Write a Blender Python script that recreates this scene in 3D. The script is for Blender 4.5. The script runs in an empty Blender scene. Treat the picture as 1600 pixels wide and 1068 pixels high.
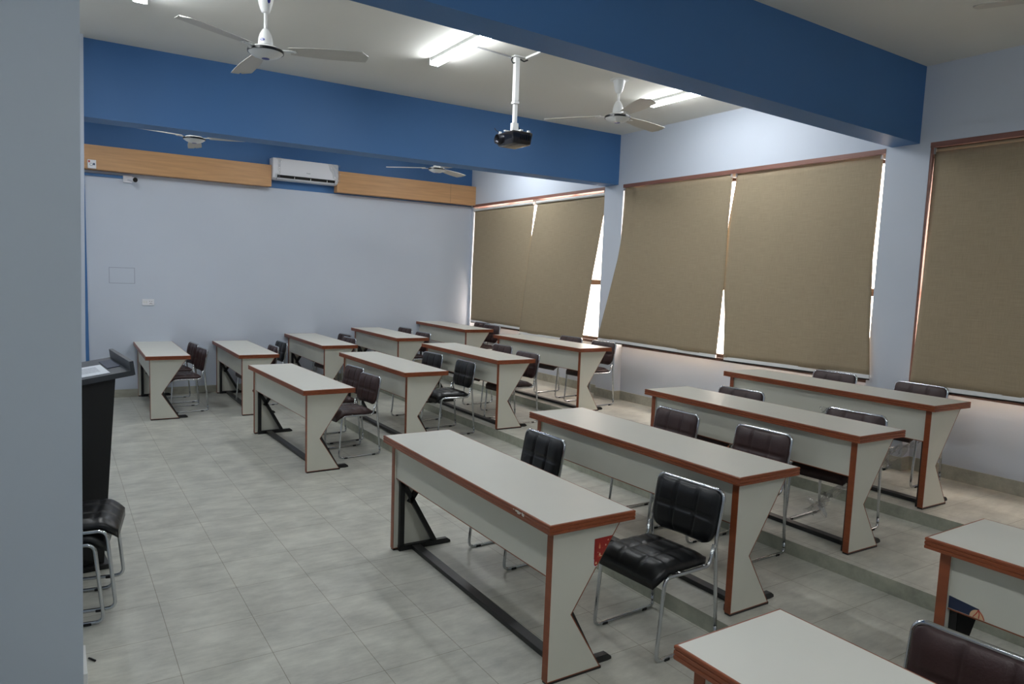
import bpy, bmesh, math, random
from math import sin, cos, radians, pi
from mathutils import Vector, Matrix, noise
C = bpy.context.scene.collection
random.seed(7)

# ------------------------------------------------------------------ materials
def lin(c):
    return tuple((x/255/12.92 if x/255 <= .04045 else ((x/255+.055)/1.055)**2.4) for x in c)
def mat(name, rgb, rough=.5, metal=0, spec=.5, var=0.0, vscale=6.0, bump=0.0, bscale=60, stretch=(1,1,1), coat=0, space='Object', detail=4, rvar=0.0):
    m = bpy.data.materials.new(name); m.use_nodes = True
    nt = m.node_tree; b = nt.nodes['Principled BSDF']
    b.inputs['Base Color'].default_value = (*lin(rgb), 1)
    b.inputs['Roughness'].default_value = rough
    b.inputs['Metallic'].default_value = metal
    b.inputs['Specular IOR Level'].default_value = spec
    b.inputs['Coat Weight'].default_value = coat
    tc = nt.nodes.new('ShaderNodeTexCoord'); mp = nt.nodes.new('ShaderNodeMapping')
    mp.inputs['Scale'].default_value = stretch
    nt.links.new(tc.outputs[space], mp.inputs['Vector'])
    if var:
        n = nt.nodes.new('ShaderNodeTexNoise'); n.inputs['Scale'].default_value = vscale; n.inputs['Detail'].default_value = detail
        nt.links.new(mp.outputs[0], n.inputs['Vector'])
        r = nt.nodes.new('ShaderNodeMapRange'); r.inputs['From Min'].default_value = .3; r.inputs['From Max'].default_value = .7
        r.inputs['To Min'].default_value = 1-var; r.inputs['To Max'].default_value = 1+var
        nt.links.new(n.outputs['Fac'], r.inputs['Value'])
        mx = nt.nodes.new('ShaderNodeVectorMath'); mx.operation = 'SCALE'; mx.inputs[0].default_value = lin(rgb)
        nt.links.new(r.outputs[0], mx.inputs['Scale']); nt.links.new(mx.outputs[0], b.inputs['Base Color'])
        if rvar:
            r2 = nt.nodes.new('ShaderNodeMapRange'); r2.inputs['To Min'].default_value = rough-rvar; r2.inputs['To Max'].default_value = rough+rvar
            nt.links.new(n.outputs['Fac'], r2.inputs['Value']); nt.links.new(r2.outputs[0], b.inputs['Roughness'])
    if bump:
        n2 = nt.nodes.new('ShaderNodeTexNoise'); n2.inputs['Scale'].default_value = bscale
        nt.links.new(mp.outputs[0], n2.inputs['Vector'])
        bp = nt.nodes.new('ShaderNodeBump'); bp.inputs['Strength'].default_value = bump; bp.inputs['Distance'].default_value = .003
        nt.links.new(n2.outputs['Fac'], bp.inputs['Height']); nt.links.new(bp.outputs[0], b.inputs['Normal'])
    return m
def emis(name, rgb, s):
    m = bpy.data.materials.new(name); m.use_nodes = True
    b = m.node_tree.nodes['Principled BSDF']; b.inputs['Base Color'].default_value = (.8,.8,.8,1)
    b.inputs['Emission Color'].default_value = (*lin(rgb), 1); b.inputs['Emission Strength'].default_value = s
    return m

WALLC = (200,207,218)
M = {}
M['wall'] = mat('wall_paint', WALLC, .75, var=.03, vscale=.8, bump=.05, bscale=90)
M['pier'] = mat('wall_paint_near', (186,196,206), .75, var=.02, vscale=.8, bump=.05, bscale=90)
M['blue'] = mat('blue_paint', (65,112,165), .55, var=.03, vscale=1.2, bump=.05, bscale=90)
M['ceil'] = mat('ceiling_paint', (226,224,216), .85, var=.02, vscale=.7)
M['chrome'] = mat('chrome', (205,208,212), .14, 1)
M['black_leather'] = mat('black_leather', (13,14,16), .36, var=.1, vscale=14, bump=.2, bscale=160, spec=.5)
M['brown_leather'] = mat('brown_leather', (57,37,36), .45, var=.14, vscale=14, bump=.25, bscale=120, spec=.5)
M['brown_back'] = mat('brown_leather_back', (46,34,34), .5, var=.1, vscale=14)
M['rubber'] = mat('black_rubber', (18,18,18), .7)
M['laminate'] = mat('pale_laminate', (216,215,206), .42, var=.012, vscale=5)
M['panel'] = mat('pale_panel', (208,207,194), .5, var=.015, vscale=5)
M['band'] = mat('red_brown_edging', (136,71,41), .38, var=.14, vscale=30, stretch=(1,.15,1))
M['steel'] = mat('black_steel', (22,22,23), .4, var=.2, vscale=10)
M['blackpanel'] = mat('black_laminate', (12,12,13), .8, spec=.15)
M['white_paint'] = mat('white_enamel', (225,225,222), .3)
M['blade'] = mat('fan_blade_cream', (196,192,184), .45)
M['white_plastic'] = mat('white_plastic', (232,232,236), .35)
M['grey_plastic'] = mat('grey_plastic', (150,150,150), .4)
M['dark'] = mat('dark_plastic', (12,12,13), .3)
M['wood_box'] = mat('oak_veneer', (196,150,103), .5, var=.1, vscale=5, stretch=(.5,4,9), detail=8)
M['frame_wood'] = mat('window_frame_wood', (132,90,78), .5, var=.12, vscale=8, stretch=(3,.4,3))
M['frame_dark'] = mat('window_frame_dark', (62,42,36), .5)
M['rail'] = mat('blind_rail', (240,240,240), .4)
M['podium'] = mat('black_podium', (13,13,14), .5, var=.08, vscale=8)
M['podium_top'] = mat('podium_top_grey', (58,62,68), .45, var=.05, vscale=20)
M['paper'] = mat('paper', (225,230,236), .8)
M['ink'] = mat('printed_ink', (120,125,135), .8)
M['navy'] = mat('navy_card', (30,42,70), .5)
M['red'] = mat('red_sticker', (150,32,26), .4)
M['cream'] = mat('cream_print', (214,178,140), .5)
M['orange'] = mat('orange_print', (196,96,52), .5)
M['logo'] = mat('blue_logo', (40,50,140), .4)
M['mark'] = mat('grey_mark', (120,120,128), .5)
M['redmark'] = mat('red_mark', (190,60,50), .5)
M['bluemark'] = mat('blue_mark', (60,80,110), .5)
M['tube'] = emis('lit_diffuser', (239,244,248), 57)
M['projector'] = mat('projector_black', (20,18,22), .25, coat=.4)
M['lens'] = mat('lens_glass', (60,60,66), .08, .6)
M['cable'] = mat('cable_black', (20,20,20), .6)
M['outline'] = mat('painted_seam', (158,164,180), .8)
M['tan'] = None

def tilemat(name, base, tiles=True):
    m = bpy.data.materials.new(name); m.use_nodes = True
    nt = m.node_tree; b = nt.nodes['Principled BSDF']; L = nt.links.new
    tc = nt.nodes.new('ShaderNodeTexCoord')
    mp = nt.nodes.new('ShaderNodeMapping'); mp.inputs['Scale'].default_value = (1.8, 5.0, 5.0)
    L(tc.outputs['Object'], mp.inputs['Vector'])
    n = nt.nodes.new('ShaderNodeTexNoise'); n.inputs['Scale'].default_value = 3.2; n.inputs['Detail'].default_value = 9; n.inputs['Roughness'].default_value = .72
    L(mp.outputs[0], n.inputs['Vector'])
    n2 = nt.nodes.new('ShaderNodeTexNoise'); n2.inputs['Scale'].default_value = 4; n2.inputs['Detail'].default_value = 6
    L(tc.outputs['Object'], n2.inputs['Vector'])
    add = nt.nodes.new('ShaderNodeMath'); add.operation = 'ADD'; L(n.outputs['Fac'], add.inputs[0]); L(n2.outputs['Fac'], add.inputs[1])
    cr = nt.nodes.new('ShaderNodeValToRGB')
    cr.color_ramp.elements[0].position = .36; cr.color_ramp.elements[1].position = .66
    d = [x*.84 for x in base]; 
    cr.color_ramp.elements[0].color = (*lin(d), 1); cr.color_ramp.elements[1].color = (*lin([min(255, x*1.06) for x in base]), 1)
    h = nt.nodes.new('ShaderNodeMath'); h.operation = 'MULTIPLY'; h.inputs[1].default_value = .5; L(add.outputs[0], h.inputs[0])
    L(h.outputs[0], cr.inputs['Fac'])
    col = cr.outputs['Color']
    if tiles:
        mt = nt.nodes.new('ShaderNodeMapping'); mt.inputs['Location'].default_value = (-.03, -.055, 0)
        L(tc.outputs['Object'], mt.inputs['Vector'])
        br = nt.nodes.new('ShaderNodeTexBrick'); br.offset = 0; br.inputs['Scale'].default_value = 1
        br.inputs['Brick Width'].default_value = .4; br.inputs['Row Height'].default_value = .4; br.inputs['Mortar Size'].default_value = .0019
        br.inputs['Mortar Smooth'].default_value = .2
        br.inputs['Color1'].default_value = (.985,.985,.985,1); br.inputs['Color2'].default_value = (1.015,1.015,1.015,1); br.inputs['Mortar'].default_value = (.42,.37,.31,1)
        L(mt.outputs[0], br.inputs['Vector'])
        # worn joints: break the mortar line up with noise
        mul = nt.nodes.new('ShaderNodeMix'); mul.data_type = 'RGBA'; mul.blend_type = 'MULTIPLY'; mul.inputs['Factor'].default_value = .8
        L(col, mul.inputs['A']); L(br.outputs['Color'], mul.inputs['B']); col = mul.outputs['Result']
    L(col, b.inputs['Base Color'])
    r = nt.nodes.new('ShaderNodeMapRange'); r.inputs['To Min'].default_value = .28; r.inputs['To Max'].default_value = .5
    L(n2.outputs['Fac'], r.inputs['Value']); L(r.outputs[0], b.inputs['Roughness'])
    b.inputs['Specular IOR Level'].default_value = .4
    return m
M['tile'] = tilemat('floor_tile', (198,197,186))
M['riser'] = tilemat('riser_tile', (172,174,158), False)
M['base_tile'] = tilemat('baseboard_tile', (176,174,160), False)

def fabric():
    m = bpy.data.materials.new('tan_blind_fabric'); m.use_nodes = True
    nt = m.node_tree; b = nt.nodes['Principled BSDF']; L = nt.links.new
    tc = nt.nodes.new('ShaderNodeTexCoord')
    outs = []
    for sc in ((1, 4, 160), (1, 160, 6)):
        mp = nt.nodes.new('ShaderNodeMapping'); mp.inputs['Scale'].default_value = sc
        n = nt.nodes.new('ShaderNodeTexNoise'); n.inputs['Scale'].default_value = 1.6; n.inputs['Detail'].default_value = 3
        L(tc.outputs['Object'], mp.inputs['Vector']); L(mp.outputs[0], n.inputs['Vector']); outs.append(n.outputs['Fac'])
    a = nt.nodes.new('ShaderNodeMath'); a.operation = 'ADD'; L(outs[0], a.inputs[0]); L(outs[1], a.inputs[1])
    r = nt.nodes.new('ShaderNodeMapRange'); r.inputs['From Min'].default_value = .6; r.inputs['From Max'].default_value = 1.4; r.inputs['To Min'].default_value = .84; r.inputs['To Max'].default_value = 1.16
    L(a.outputs[0], r.inputs['Value'])
    s = nt.nodes.new('ShaderNodeVectorMath'); s.operation = 'SCALE'; s.inputs[0].default_value = lin((160,145,121)); L(r.outputs[0], s.inputs['Scale'])
    L(s.outputs[0], b.inputs['Base Color']); b.inputs['Roughness'].default_value = .9; b.inputs['Specular IOR Level'].default_value = .15
    bp = nt.nodes.new('ShaderNodeBump'); bp.inputs['Strength'].default_value = .2; bp.inputs['Distance'].default_value = .002
    L(a.outputs[0], bp.inputs['Height']); L(bp.outputs[0], b.inputs['Normal'])
    return m
M['tan'] = fabric()

def glass():
    m = bpy.data.materials.new('window_glass'); m.use_nodes = True
    nt = m.node_tree; nt.nodes.remove(nt.nodes['Principled BSDF']); o = nt.nodes['Material Output']
    t = nt.nodes.new('ShaderNodeBsdfTransparent'); t.inputs['Color'].default_value = (.93,.95,.94,1)
    g = nt.nodes.new('ShaderNodeBsdfGlossy'); g.inputs['Roughness'].default_value = .02
    lw = nt.nodes.new('ShaderNodeLayerWeight'); pw = nt.nodes.new('ShaderNodeMath'); pw.operation = 'POWER'; pw.inputs[1].default_value = 5
    nt.links.new(lw.outputs['Facing'], pw.inputs[0]); f = nt.nodes.new('ShaderNodeMath'); f.operation = 'MULTIPLY_ADD'; f.inputs[1].default_value = .9; f.inputs[2].default_value = .04
    nt.links.new(pw.outputs[0], f.inputs[0])
    x = nt.nodes.new('ShaderNodeMixShader'); nt.links.new(f.outputs[0], x.inputs[0]); nt.links.new(t.outputs[0], x.inputs[1]); nt.links.new(g.outputs[0], x.inputs[2])
    nt.links.new(x.outputs[0], o.inputs['Surface']); return m
M['glass'] = glass()
def film():
    m = bpy.data.materials.new('clear_plastic_film'); m.use_nodes = True
    nt = m.node_tree; nt.nodes.remove(nt.nodes['Principled BSDF']); o = nt.nodes['Material Output']
    t = nt.nodes.new('ShaderNodeBsdfTransparent'); t.inputs['Color'].default_value = (.9,.9,.9,1)
    g = nt.nodes.new('ShaderNodeBsdfGlossy'); g.inputs['Roughness'].default_value = .12
    x = nt.nodes.new('ShaderNodeMixShader'); x.inputs[0].default_value = .16; nt.links.new(t.outputs[0], x.inputs[1]); nt.links.new(g.outputs[0], x.inputs[2])
    nt.links.new(x.outputs[0], o.inputs['Surface']); return m
M['film'] = film()

# ------------------------------------------------------------------ mesh helpers
def BM(): return bmesh.new()
def obj(name, bm, m, parent=None, smooth=False, recalc=True, auto=None):
    if recalc: bmesh.ops.recalc_face_normals(bm, faces=bm.faces)
    me = bpy.data.meshes.new(name); bm.to_mesh(me); bm.free()
    for x in (m if isinstance(m, (list, tuple)) else [m]): me.materials.append(x)
    if smooth:
        for p in me.polygons: p.use_smooth = True
    if auto is not None:
        for p in me.polygons: p.use_smooth = True
        me.set_sharp_from_angle(angle=radians(auto))
    o = bpy.data.objects.new(name, me); C.objects.link(o)
    if parent is not None: o.parent = parent
    return o
def box(bm, x0, x1, y0, y1, z0, z1, mi=0, bev=0):
    vs = [bm.verts.new((x, y, z)) for x in (x0, x1) for y in (y0, y1) for z in (z0, z1)]
    fs = []
    for a in ((0,1,3,2),(4,6,7,5),(0,4,5,1),(2,3,7,6),(0,2,6,4),(1,5,7,3)):
        f = bm.faces.new([vs[i] for i in a]); f.material_index = mi; fs.append(f)
    if bev:
        bmesh.ops.bevel(bm, geom=list({e for f in fs for e in f.edges}), offset=bev, segments=2, affect='EDGES', profile=.5)
    return vs
def hexa(bm, p8, mi=0):
    """8 points: bottom 4 (ccw) then top 4."""
    v = [bm.verts.new(p) for p in p8]
    for a in ((3,2,1,0),(4,5,6,7),(0,1,5,4),(1,2,6,5),(2,3,7,6),(3,0,4,7)):
        f = bm.faces.new([v[i] for i in a]); f.material_index = mi
def prism(bm, poly, axis, a, b, mi=0):
    """extrude a 2D polygon along axis from a to b. axis 'y': poly=(x,z); 'x': (y,z); 'z': (x,y)"""
    def P(p, t):
        return {'y': (p[0], t, p[1]), 'x': (t, p[0], p[1]), 'z': (p[0], p[1], t)}[axis]
    v0 = [bm.verts.new(P(p, a)) for p in poly]; v1 = [bm.verts.new(P(p, b)) for p in poly]
    n = len(poly)
    f = bm.faces.new(v0); f.material_index = mi; f = bm.faces.new(v1[::-1]); f.material_index = mi
    for i in range(n):
        f = bm.faces.new((v0[i], v1[i], v1[(i+1) % n], v0[(i+1) % n])); f.material_index = mi
def offset_poly(poly, d):
    n = len(poly); A = sum(poly[i][0]*poly[(i+1) % n][1]-poly[(i+1) % n][0]*poly[i][1] for i in range(n))
    s = 1 if A > 0 else -1; out = []
    for i in range(n):
        p0, p1, p2 = Vector(poly[i-1]), Vector(poly[i]), Vector(poly[(i+1) % n])
        e1 = (p1-p0).normalized(); e2 = (p2-p1).normalized()
        n1 = Vector((-e1.y, e1.x))*s; n2 = Vector((-e2.y, e2.x))*s
        k = n1+n2; k = k/(k.dot(n1)) if abs(k.dot(n1)) > 1e-6 else n1
        q = p1+k*d; out.append((q.x, q.y))
    return out
def ringprism(bm, outer, inner, axis, a, b):
    def P(p, t):
        return {'y': (p[0], t, p[1]), 'x': (t, p[0], p[1]), 'z': (p[0], p[1], t)}[axis]
    O0 = [bm.verts.new(P(p, a)) for p in outer]; O1 = [bm.verts.new(P(p, b)) for p in outer]
    I0 = [bm.verts.new(P(p, a)) for p in inner]; I1 = [bm.verts.new(P(p, b)) for p in inner]
    n = len(outer)
    for i in range(n):
        j = (i+1) % n
        bm.faces.new((O0[i], O0[j], O1[j], O1[i])); bm.faces.new((I0[i], I1[i], I1[j], I0[j]))
        bm.faces.new((O0[i], I0[i], I0[j], O0[j])); bm.faces.new((O1[i], O1[j], I1[j], I1[i]))
def fillet(pts, r, seg=6):
    pts = [Vector(p) for p in pts]; out = [pts[0]]
    rr = r if isinstance(r, (list, tuple)) else [r]*len(pts)
    for i in range(1, len(pts)-1):
        a, p, b = pts[i-1], pts[i], pts[i+1]
        d1 = (a-p); d2 = (b-p); l1, l2 = d1.length, d2.length; d1.normalize(); d2.normalize()
        ang = d1.angle(d2)
        if ang > pi-.05: out.append(p); continue
        t = min(rr[i]/math.tan(ang/2), l1*.49, l2*.49)
        s, e = p+d1*t, p+d2*t
        for k in range(seg+1):
            u = k/seg; out.append((1-u)**2*s+2*u*(1-u)*p+u*u*e)
    out.append(pts[-1]); return out
def tube(bm, pts, r, seg=8, cap=True):
    pts = [Vector(p) for p in pts]; n = len(pts); rings = []
    t0 = (pts[1]-pts[0]).normalized()
    up = Vector((0,0,1)) if abs(t0.z) < .9 else Vector((1,0,0))
    nrm = t0.cross(up).normalized()
    for i, p in enumerate(pts):
        t = ((pts[min(i+1, n-1)]-pts[max(i-1, 0)])).normalized()
        nrm = (nrm-t*nrm.dot(t)).normalized(); bn = t.cross(nrm)
        rings.append([bm.verts.new(p+(nrm*cos(2*pi*k/seg)+bn*sin(2*pi*k/seg))*r) for k in range(seg)])
    for a, b in zip(rings, rings[1:]):
        for k in range(seg): bm.faces.new((a[k], a[(k+1) % seg], b[(k+1) % seg], b[k]))
    if cap: bm.faces.new(rings[0][::-1]); bm.faces.new(rings[-1])
def lathe(bm, prof, seg=32, c=(0,0,0)):
    rings = []
    for r, z in prof:
        if r < 1e-5: rings.append([bm.verts.new((c[0], c[1], c[2]+z))])
        else: rings.append([bm.verts.new((c[0]+r*cos(2*pi*k/seg), c[1]+r*sin(2*pi*k/seg), c[2]+z)) for k in range(seg)])
    for a, b in zip(rings, rings[1:]):
        for k in range(seg):
            j = (k+1) % seg
            if len(a) == 1 and len(b) == 1: continue
            if len(a) == 1: bm.faces.new((a[0], b[j], b[k]))
            elif len(b) == 1: bm.faces.new((a[k], a[j], b[0]))
            else: bm.faces.new((a[k], a[j], b[j], b[k]))
def thing(name, label, cat, loc=(0,0,0), rz=0, group=None):
    o = bpy.data.objects.new(name, None); C.objects.link(o); o.location = loc; o.rotation_euler = (0,0,rz)
    o['label'] = label; o['category'] = cat
    if group: o['group'] = group
    return o
def tag(o, label, cat, group=None):
    o['label'] = label; o['category'] = cat
    if group: o['group'] = group
    return o
def struct(name, bm, m, parent=None, **k):
    o = obj(name, bm, m, parent, **k)
    if parent is None: o['kind'] = 'structure'
    return o
KIDS = {}
def kids(o): return [c for c in bpy.data.objects if c.parent == o]
def copy_tree(o, parent=None, tree=None):
    c = o.copy(); C.objects.link(c); c.parent = parent
    for ch in kids(o) if tree is None else tree.get(o.name, []): copy_tree(ch, c, tree)
    return c
def make_tree():
    t = {}
    for o in bpy.data.objects:
        if o.parent: t.setdefault(o.parent.name, []).append(o)
    return t

# ------------------------------------------------------------------ room constants
XW, YB, ZC = 6.14, 10.868, 3.672
Y1, T1, Y2, T2, ZB = 7.047, .2575, 3.2766, .2365, 3.048
WT, REC, SILL = 3.044, .12, 1.0
S = .0901
XS = [2.845, 3.975, 5.115]      # riser positions
YN = -2.6                       # wall behind the camera

# floor and raised platforms
bm = BM(); box(bm, -2.8, 6.5, YN-.2, YB+.2, -.12, 0); struct('floor', bm, M['tile'])
for i, xs in enumerate(XS):
    bm = BM(); xe = 6.5
    box(bm, xs, xe, YN, YB, i*S, (i+1)*S)
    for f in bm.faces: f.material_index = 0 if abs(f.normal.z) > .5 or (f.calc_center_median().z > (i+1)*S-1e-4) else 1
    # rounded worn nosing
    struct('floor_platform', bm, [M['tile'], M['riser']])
# ceiling
bm = BM(); box(bm, -2.8, 6.6, YN-.2, YB+.2, ZC, ZC+.15); struct('ceiling', bm, M['ceil'])
# back wall: pale paint below, blue above
bm = BM(); box(bm, -.8, 6.6, YB, YB+.2, 0, 3.012, 0); box(bm, -.8, 6.6, YB, YB+.2, 3.012, ZC, 1)
struct('wall_back', bm, [M['wall'], M['blue']])
bm = BM(); box(bm, -2.8, 6.6, YN-.2, YN, 0, ZC); struct('wall_front', bm, M['wall'])
bm = BM(); box(bm, -.7, -.5, Y2+.24, YB, 0, ZC); box(bm, -2.8, -2.6, YN, Y2, 0, ZC); struct('wall_left', bm, M['wall'])
# pilaster at the far beam
bm = BM(); hexa(bm, [(-.5,6.98,0),(.19,6.98,0),(.19,7.34,0),(-.5,7.34,0),(-.5,6.98,ZC),(.252,6.98,ZC),(.252,7.34,ZC),(-.5,7.34,ZC)])
struct('wall_pilaster', bm, M['wall'])
# near pier that fills the left of the view
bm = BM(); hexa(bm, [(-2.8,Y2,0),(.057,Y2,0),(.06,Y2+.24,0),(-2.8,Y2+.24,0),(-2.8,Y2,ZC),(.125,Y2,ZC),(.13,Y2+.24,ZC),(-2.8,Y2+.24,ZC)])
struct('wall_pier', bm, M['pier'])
bm = BM(); box(bm, .058, .074, Y2, Y2+.265, 0, .1, bev=.002); struct('baseboard_pier', bm, M['white_paint'])
# window wall: header, columns, low walls
BAYS = [(7.31, 10.80), (3.56, 6.95), (-.25, 3.185)]
bm = BM()
box(bm, XW, XW+.4, YN, YB, WT, ZC)
cols = [(BAYS[0][1], YB), (BAYS[1][1], BAYS[0][0]), (BAYS[2][1], BAYS[1][0]), (YN, BAYS[2][0])]
for a, b in cols: box(bm, XW, XW+.4, a, b, 0, WT)
for a, b in BAYS: box(bm, XW+REC, XW+.4, a, b, 0, SILL-.03)
struct('wall_right', bm, M['wall'])
# beams
def beam(y0, t, zb, yr, zs, x0):
    def Y(x): return y0+yr*(x-XW)
    def Zz(x): return zb+zs*(x-XW)
    x1 = XW
    bm = BM(); hexa(bm, [(x0,Y(x0),Zz(x0)),(x1,Y(x1),Zz(x1)),(x1,Y(x1)+t,Zz(x1)),(x0,Y(x0)+t,Zz(x0)),
                         (x0,Y(x0),ZC),(x1,Y(x1),ZC),(x1,Y(x1)+t,ZC),(x0,Y(x0)+t,ZC)])
    struct('ceiling_beam', bm, M['blue'])
beam(Y1, T1, ZB, -.0045, .003, .2)
beam(Y2, T2, ZB, .015, -.0133, -2.6)
# baseboards
bm = BM(); box(bm, -.5, XS[0], YB-.012, YB, 0, .108)
for i, xs in enumerate(XS): box(bm, xs, (XS+[XW])[i+1], YB-.012, YB, (i+1)*S, (i+1)*S+.108)
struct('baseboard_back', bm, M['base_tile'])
bm = BM(); z0 = 3*S; zt = z0+.115
for a, b in cols:
    box(bm, XW-.012, XW, a, b-.0 if b < YB else b-.012, z0, zt)
for a, b in BAYS:
    box(bm, XW+REC-.012, XW+REC, a+.012, b-.012, z0, zt)
    box(bm, XW-.012, XW+REC, b-.0001-.012, b-.0001, z0, zt)
    box(bm, XW-.012, XW+REC, a, a+.012, z0, zt)
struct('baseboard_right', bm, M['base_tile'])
# faint seam of a painted-over cover on the back wall
bm = BM(); o_ = [(.616,1.554),(.924,1.554),(.924,1.768),(.616,1.768)]
ringprism(bm, o_, offset_poly(o_, .006), 'y', YB-.003, YB)
struct('trim_1', bm, M['outline'])

# ------------------------------------------------------------------ windows
for n, (a, b) in enumerate(BAYS):
    bm = BM()
    box(bm, XW-.004, XW+.3, a, b, WT-.042, WT)                      # head lining
    if n == 2: box(bm, XW+.004, XW+.3, a, a+.02, SILL, WT-.042); box(bm, XW+.004, XW+.3, b-.02, b, SILL, WT-.042)
    w = struct('window_%d' % (n+1), bm, M['frame_wood'])
    bm = BM()
    box(bm, XW+REC-.004, XW+.3, a, b, SILL-.03, SILL+.004)                                                        # sill board
    box(bm, XW+.18, XW+.24, a+.02, b-.02, SILL, SILL+.04); box(bm, XW+.18, XW+.24, a+.02, b-.02, 1.76, 1.83)
    box(bm, XW+.18, XW+.24, a+.02, b-.02, WT-.09, WT-.042)
    nm = 4
    for k in range(nm+1):
        y = a+.02+(b-a-.04)*k/nm
        y0, y1 = max(a+.02, y-.025), min(b-.02, y+.025)
        box(bm, XW+.18, XW+.24, y0, y1, SILL+.04, WT-.09)
    obj('window_frame', bm, M['frame_dark'], w)
    for k in range(nm):
        y0 = a+.02+(b-a-.04)*k/nm; y1 = a+.02+(b-a-.04)*(k+1)/nm
        bm = BM(); box(bm, XW+.206, XW+.212, y0+.02, y1-.02, SILL+.035, WT-.085); obj('pane', bm, M['glass'], w)

# blinds: far edge and near edge given as (z, y) samples
def interp(tab, z):
    if z >= tab[0][0]: return tab[0][1]
    for (z0, y0), (z1, y1) in zip(tab, tab[1:]):
        if z >= z1: return y0+(y1-y0)*(z0-z)/(z0-z1)
    return tab[-1][1]
def blind(label, far, near, ztop, zbf, zbn, xt=6.172, xb=6.1, rail=True, seed=0, white=False, fold=0, wav=.006):
    t = thing('roller_blind', label, 'window blind', (xt+.01, (far[0][1]+near[0][1])/2, ztop), 0, 'tan roller blinds on the windows')
    off = Vector(t.location)
    nu, nv = 44, 34; bm = BM(); g = []
    th = .0016
    def pt(u, v, side):
        z0 = ztop; zb = zbf+(zbn-zbf)*u
        z = z0+(zb-z0)*v
        yf, yn = interp(far, z), interp(near, z)
        y = yf+(yn-yf)*u
        x = xt+(xb-xt)*(v**1.3)
        x += wav*sin(u*9+seed)*v + wav*.8*sin(u*17+seed*2+v*2)*(.3+.7*v) + .004*noise.noise(Vector((u*4, v*3, seed)))
        if fold: x += fold*max(0, 1-abs(u-.1)/.1)*max(0, 1-v*1.6)*sin((u)*30)
        return Vector((x+side*th, y, z))-off
    for side in (0, 1):
        g.append([[bm.verts.new(pt(i/nu, j/nv, side)) for j in range(nv+1)] for i in range(nu+1)])
    for s_, G in enumerate(g):
        for i in range(nu):
            for j in range(nv):
                q = (G[i][j], G[i+1][j], G[i+1][j+1], G[i][j+1]); bm.faces.new(q if s_ else q[::-1])
    for i in range(nu):
        for j in (0, nv): bm.faces.new((g[0][i][j], g[0][i+1][j], g[1][i+1][j], g[1][i][j]))
    for j in range(nv):
        for i in (0, nu): bm.faces.new((g[0][i][j], g[0][i][j+1], g[1][i][j+1], g[1][i][j]))
    obj('blind_fabric', bm, M['tan'], t, smooth=True)
    bm = BM(); yf, yn = far[0][1], near[0][1]
    rx = xt+(-.012 if white else .024)
    tube(bm, [Vector((rx, yf+.0, ztop+.012))-off, Vector((rx, yn, ztop+.012))-off], .021, 16)
    obj('roller', bm, M['white_paint'] if white else M['tan'], t, auto=40)
    for y in (yf-.006, yn+.006):
        bm = BM(); box(bm, xt-.02-off.x, xt+.06-off.x, y-.005-off.y, y+.005-off.y, ztop-.02-off.z, WT-.043-off.z); obj('bracket', bm, M['grey_plastic'], t)
    if rail:
        bm = BM(); a = Vector((xb+wav*.3, interp(far, zbf), zbf))-off; b = Vector((xb+wav*.3, interp(near, zbn), zbn))-off
        hexa(bm, [a+Vector((-.007,0,-.03)), a+Vector((.011,0,-.03)), b+Vector((.011,0,-.03)), b+Vector((-.007,0,-.03)),
                  a+Vector((-.007,0,.004)), a+Vector((.011,0,.004)), b+Vector((.011,0,.004)), b+Vector((-.007,0,.004))])
        br_ = obj('bottom_rail', bm, M['rail'], t)
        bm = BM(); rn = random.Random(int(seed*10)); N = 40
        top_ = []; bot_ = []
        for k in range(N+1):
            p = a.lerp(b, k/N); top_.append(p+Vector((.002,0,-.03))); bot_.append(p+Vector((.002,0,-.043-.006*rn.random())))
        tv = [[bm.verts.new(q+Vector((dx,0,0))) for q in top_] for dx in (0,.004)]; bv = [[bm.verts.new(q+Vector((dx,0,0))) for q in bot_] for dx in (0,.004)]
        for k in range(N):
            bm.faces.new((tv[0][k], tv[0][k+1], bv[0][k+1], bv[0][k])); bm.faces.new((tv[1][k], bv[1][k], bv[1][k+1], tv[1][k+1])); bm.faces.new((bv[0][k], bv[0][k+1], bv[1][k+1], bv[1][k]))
        obj('rail_dark_strip', bm, M['dark'], br_)  # near-black ragged strip directly below the bottom rail
    return t
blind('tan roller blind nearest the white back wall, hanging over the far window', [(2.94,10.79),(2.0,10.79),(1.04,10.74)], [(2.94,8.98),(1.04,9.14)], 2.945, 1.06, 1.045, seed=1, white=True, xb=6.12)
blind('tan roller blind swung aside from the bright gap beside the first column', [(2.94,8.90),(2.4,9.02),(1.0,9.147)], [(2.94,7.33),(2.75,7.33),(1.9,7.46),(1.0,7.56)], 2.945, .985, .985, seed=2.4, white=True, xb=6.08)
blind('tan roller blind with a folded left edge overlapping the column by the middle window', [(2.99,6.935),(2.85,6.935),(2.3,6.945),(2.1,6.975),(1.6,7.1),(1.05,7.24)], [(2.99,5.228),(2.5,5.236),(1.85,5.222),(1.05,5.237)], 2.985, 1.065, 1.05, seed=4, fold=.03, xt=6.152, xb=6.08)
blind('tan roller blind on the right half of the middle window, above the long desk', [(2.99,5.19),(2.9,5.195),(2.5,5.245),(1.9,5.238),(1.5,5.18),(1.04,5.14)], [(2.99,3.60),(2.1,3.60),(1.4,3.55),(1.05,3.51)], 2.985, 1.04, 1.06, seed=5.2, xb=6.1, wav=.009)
blind('darker tan roller blind on the nearest window at the right edge of the view', [(2.975,3.165),(1.8,3.15),(1.04,3.16)], [(2.975,1.5),(1.04,1.45)], 2.97, 1.04, 1.06, seed=7, xb=6.11, wav=.004)
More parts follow.
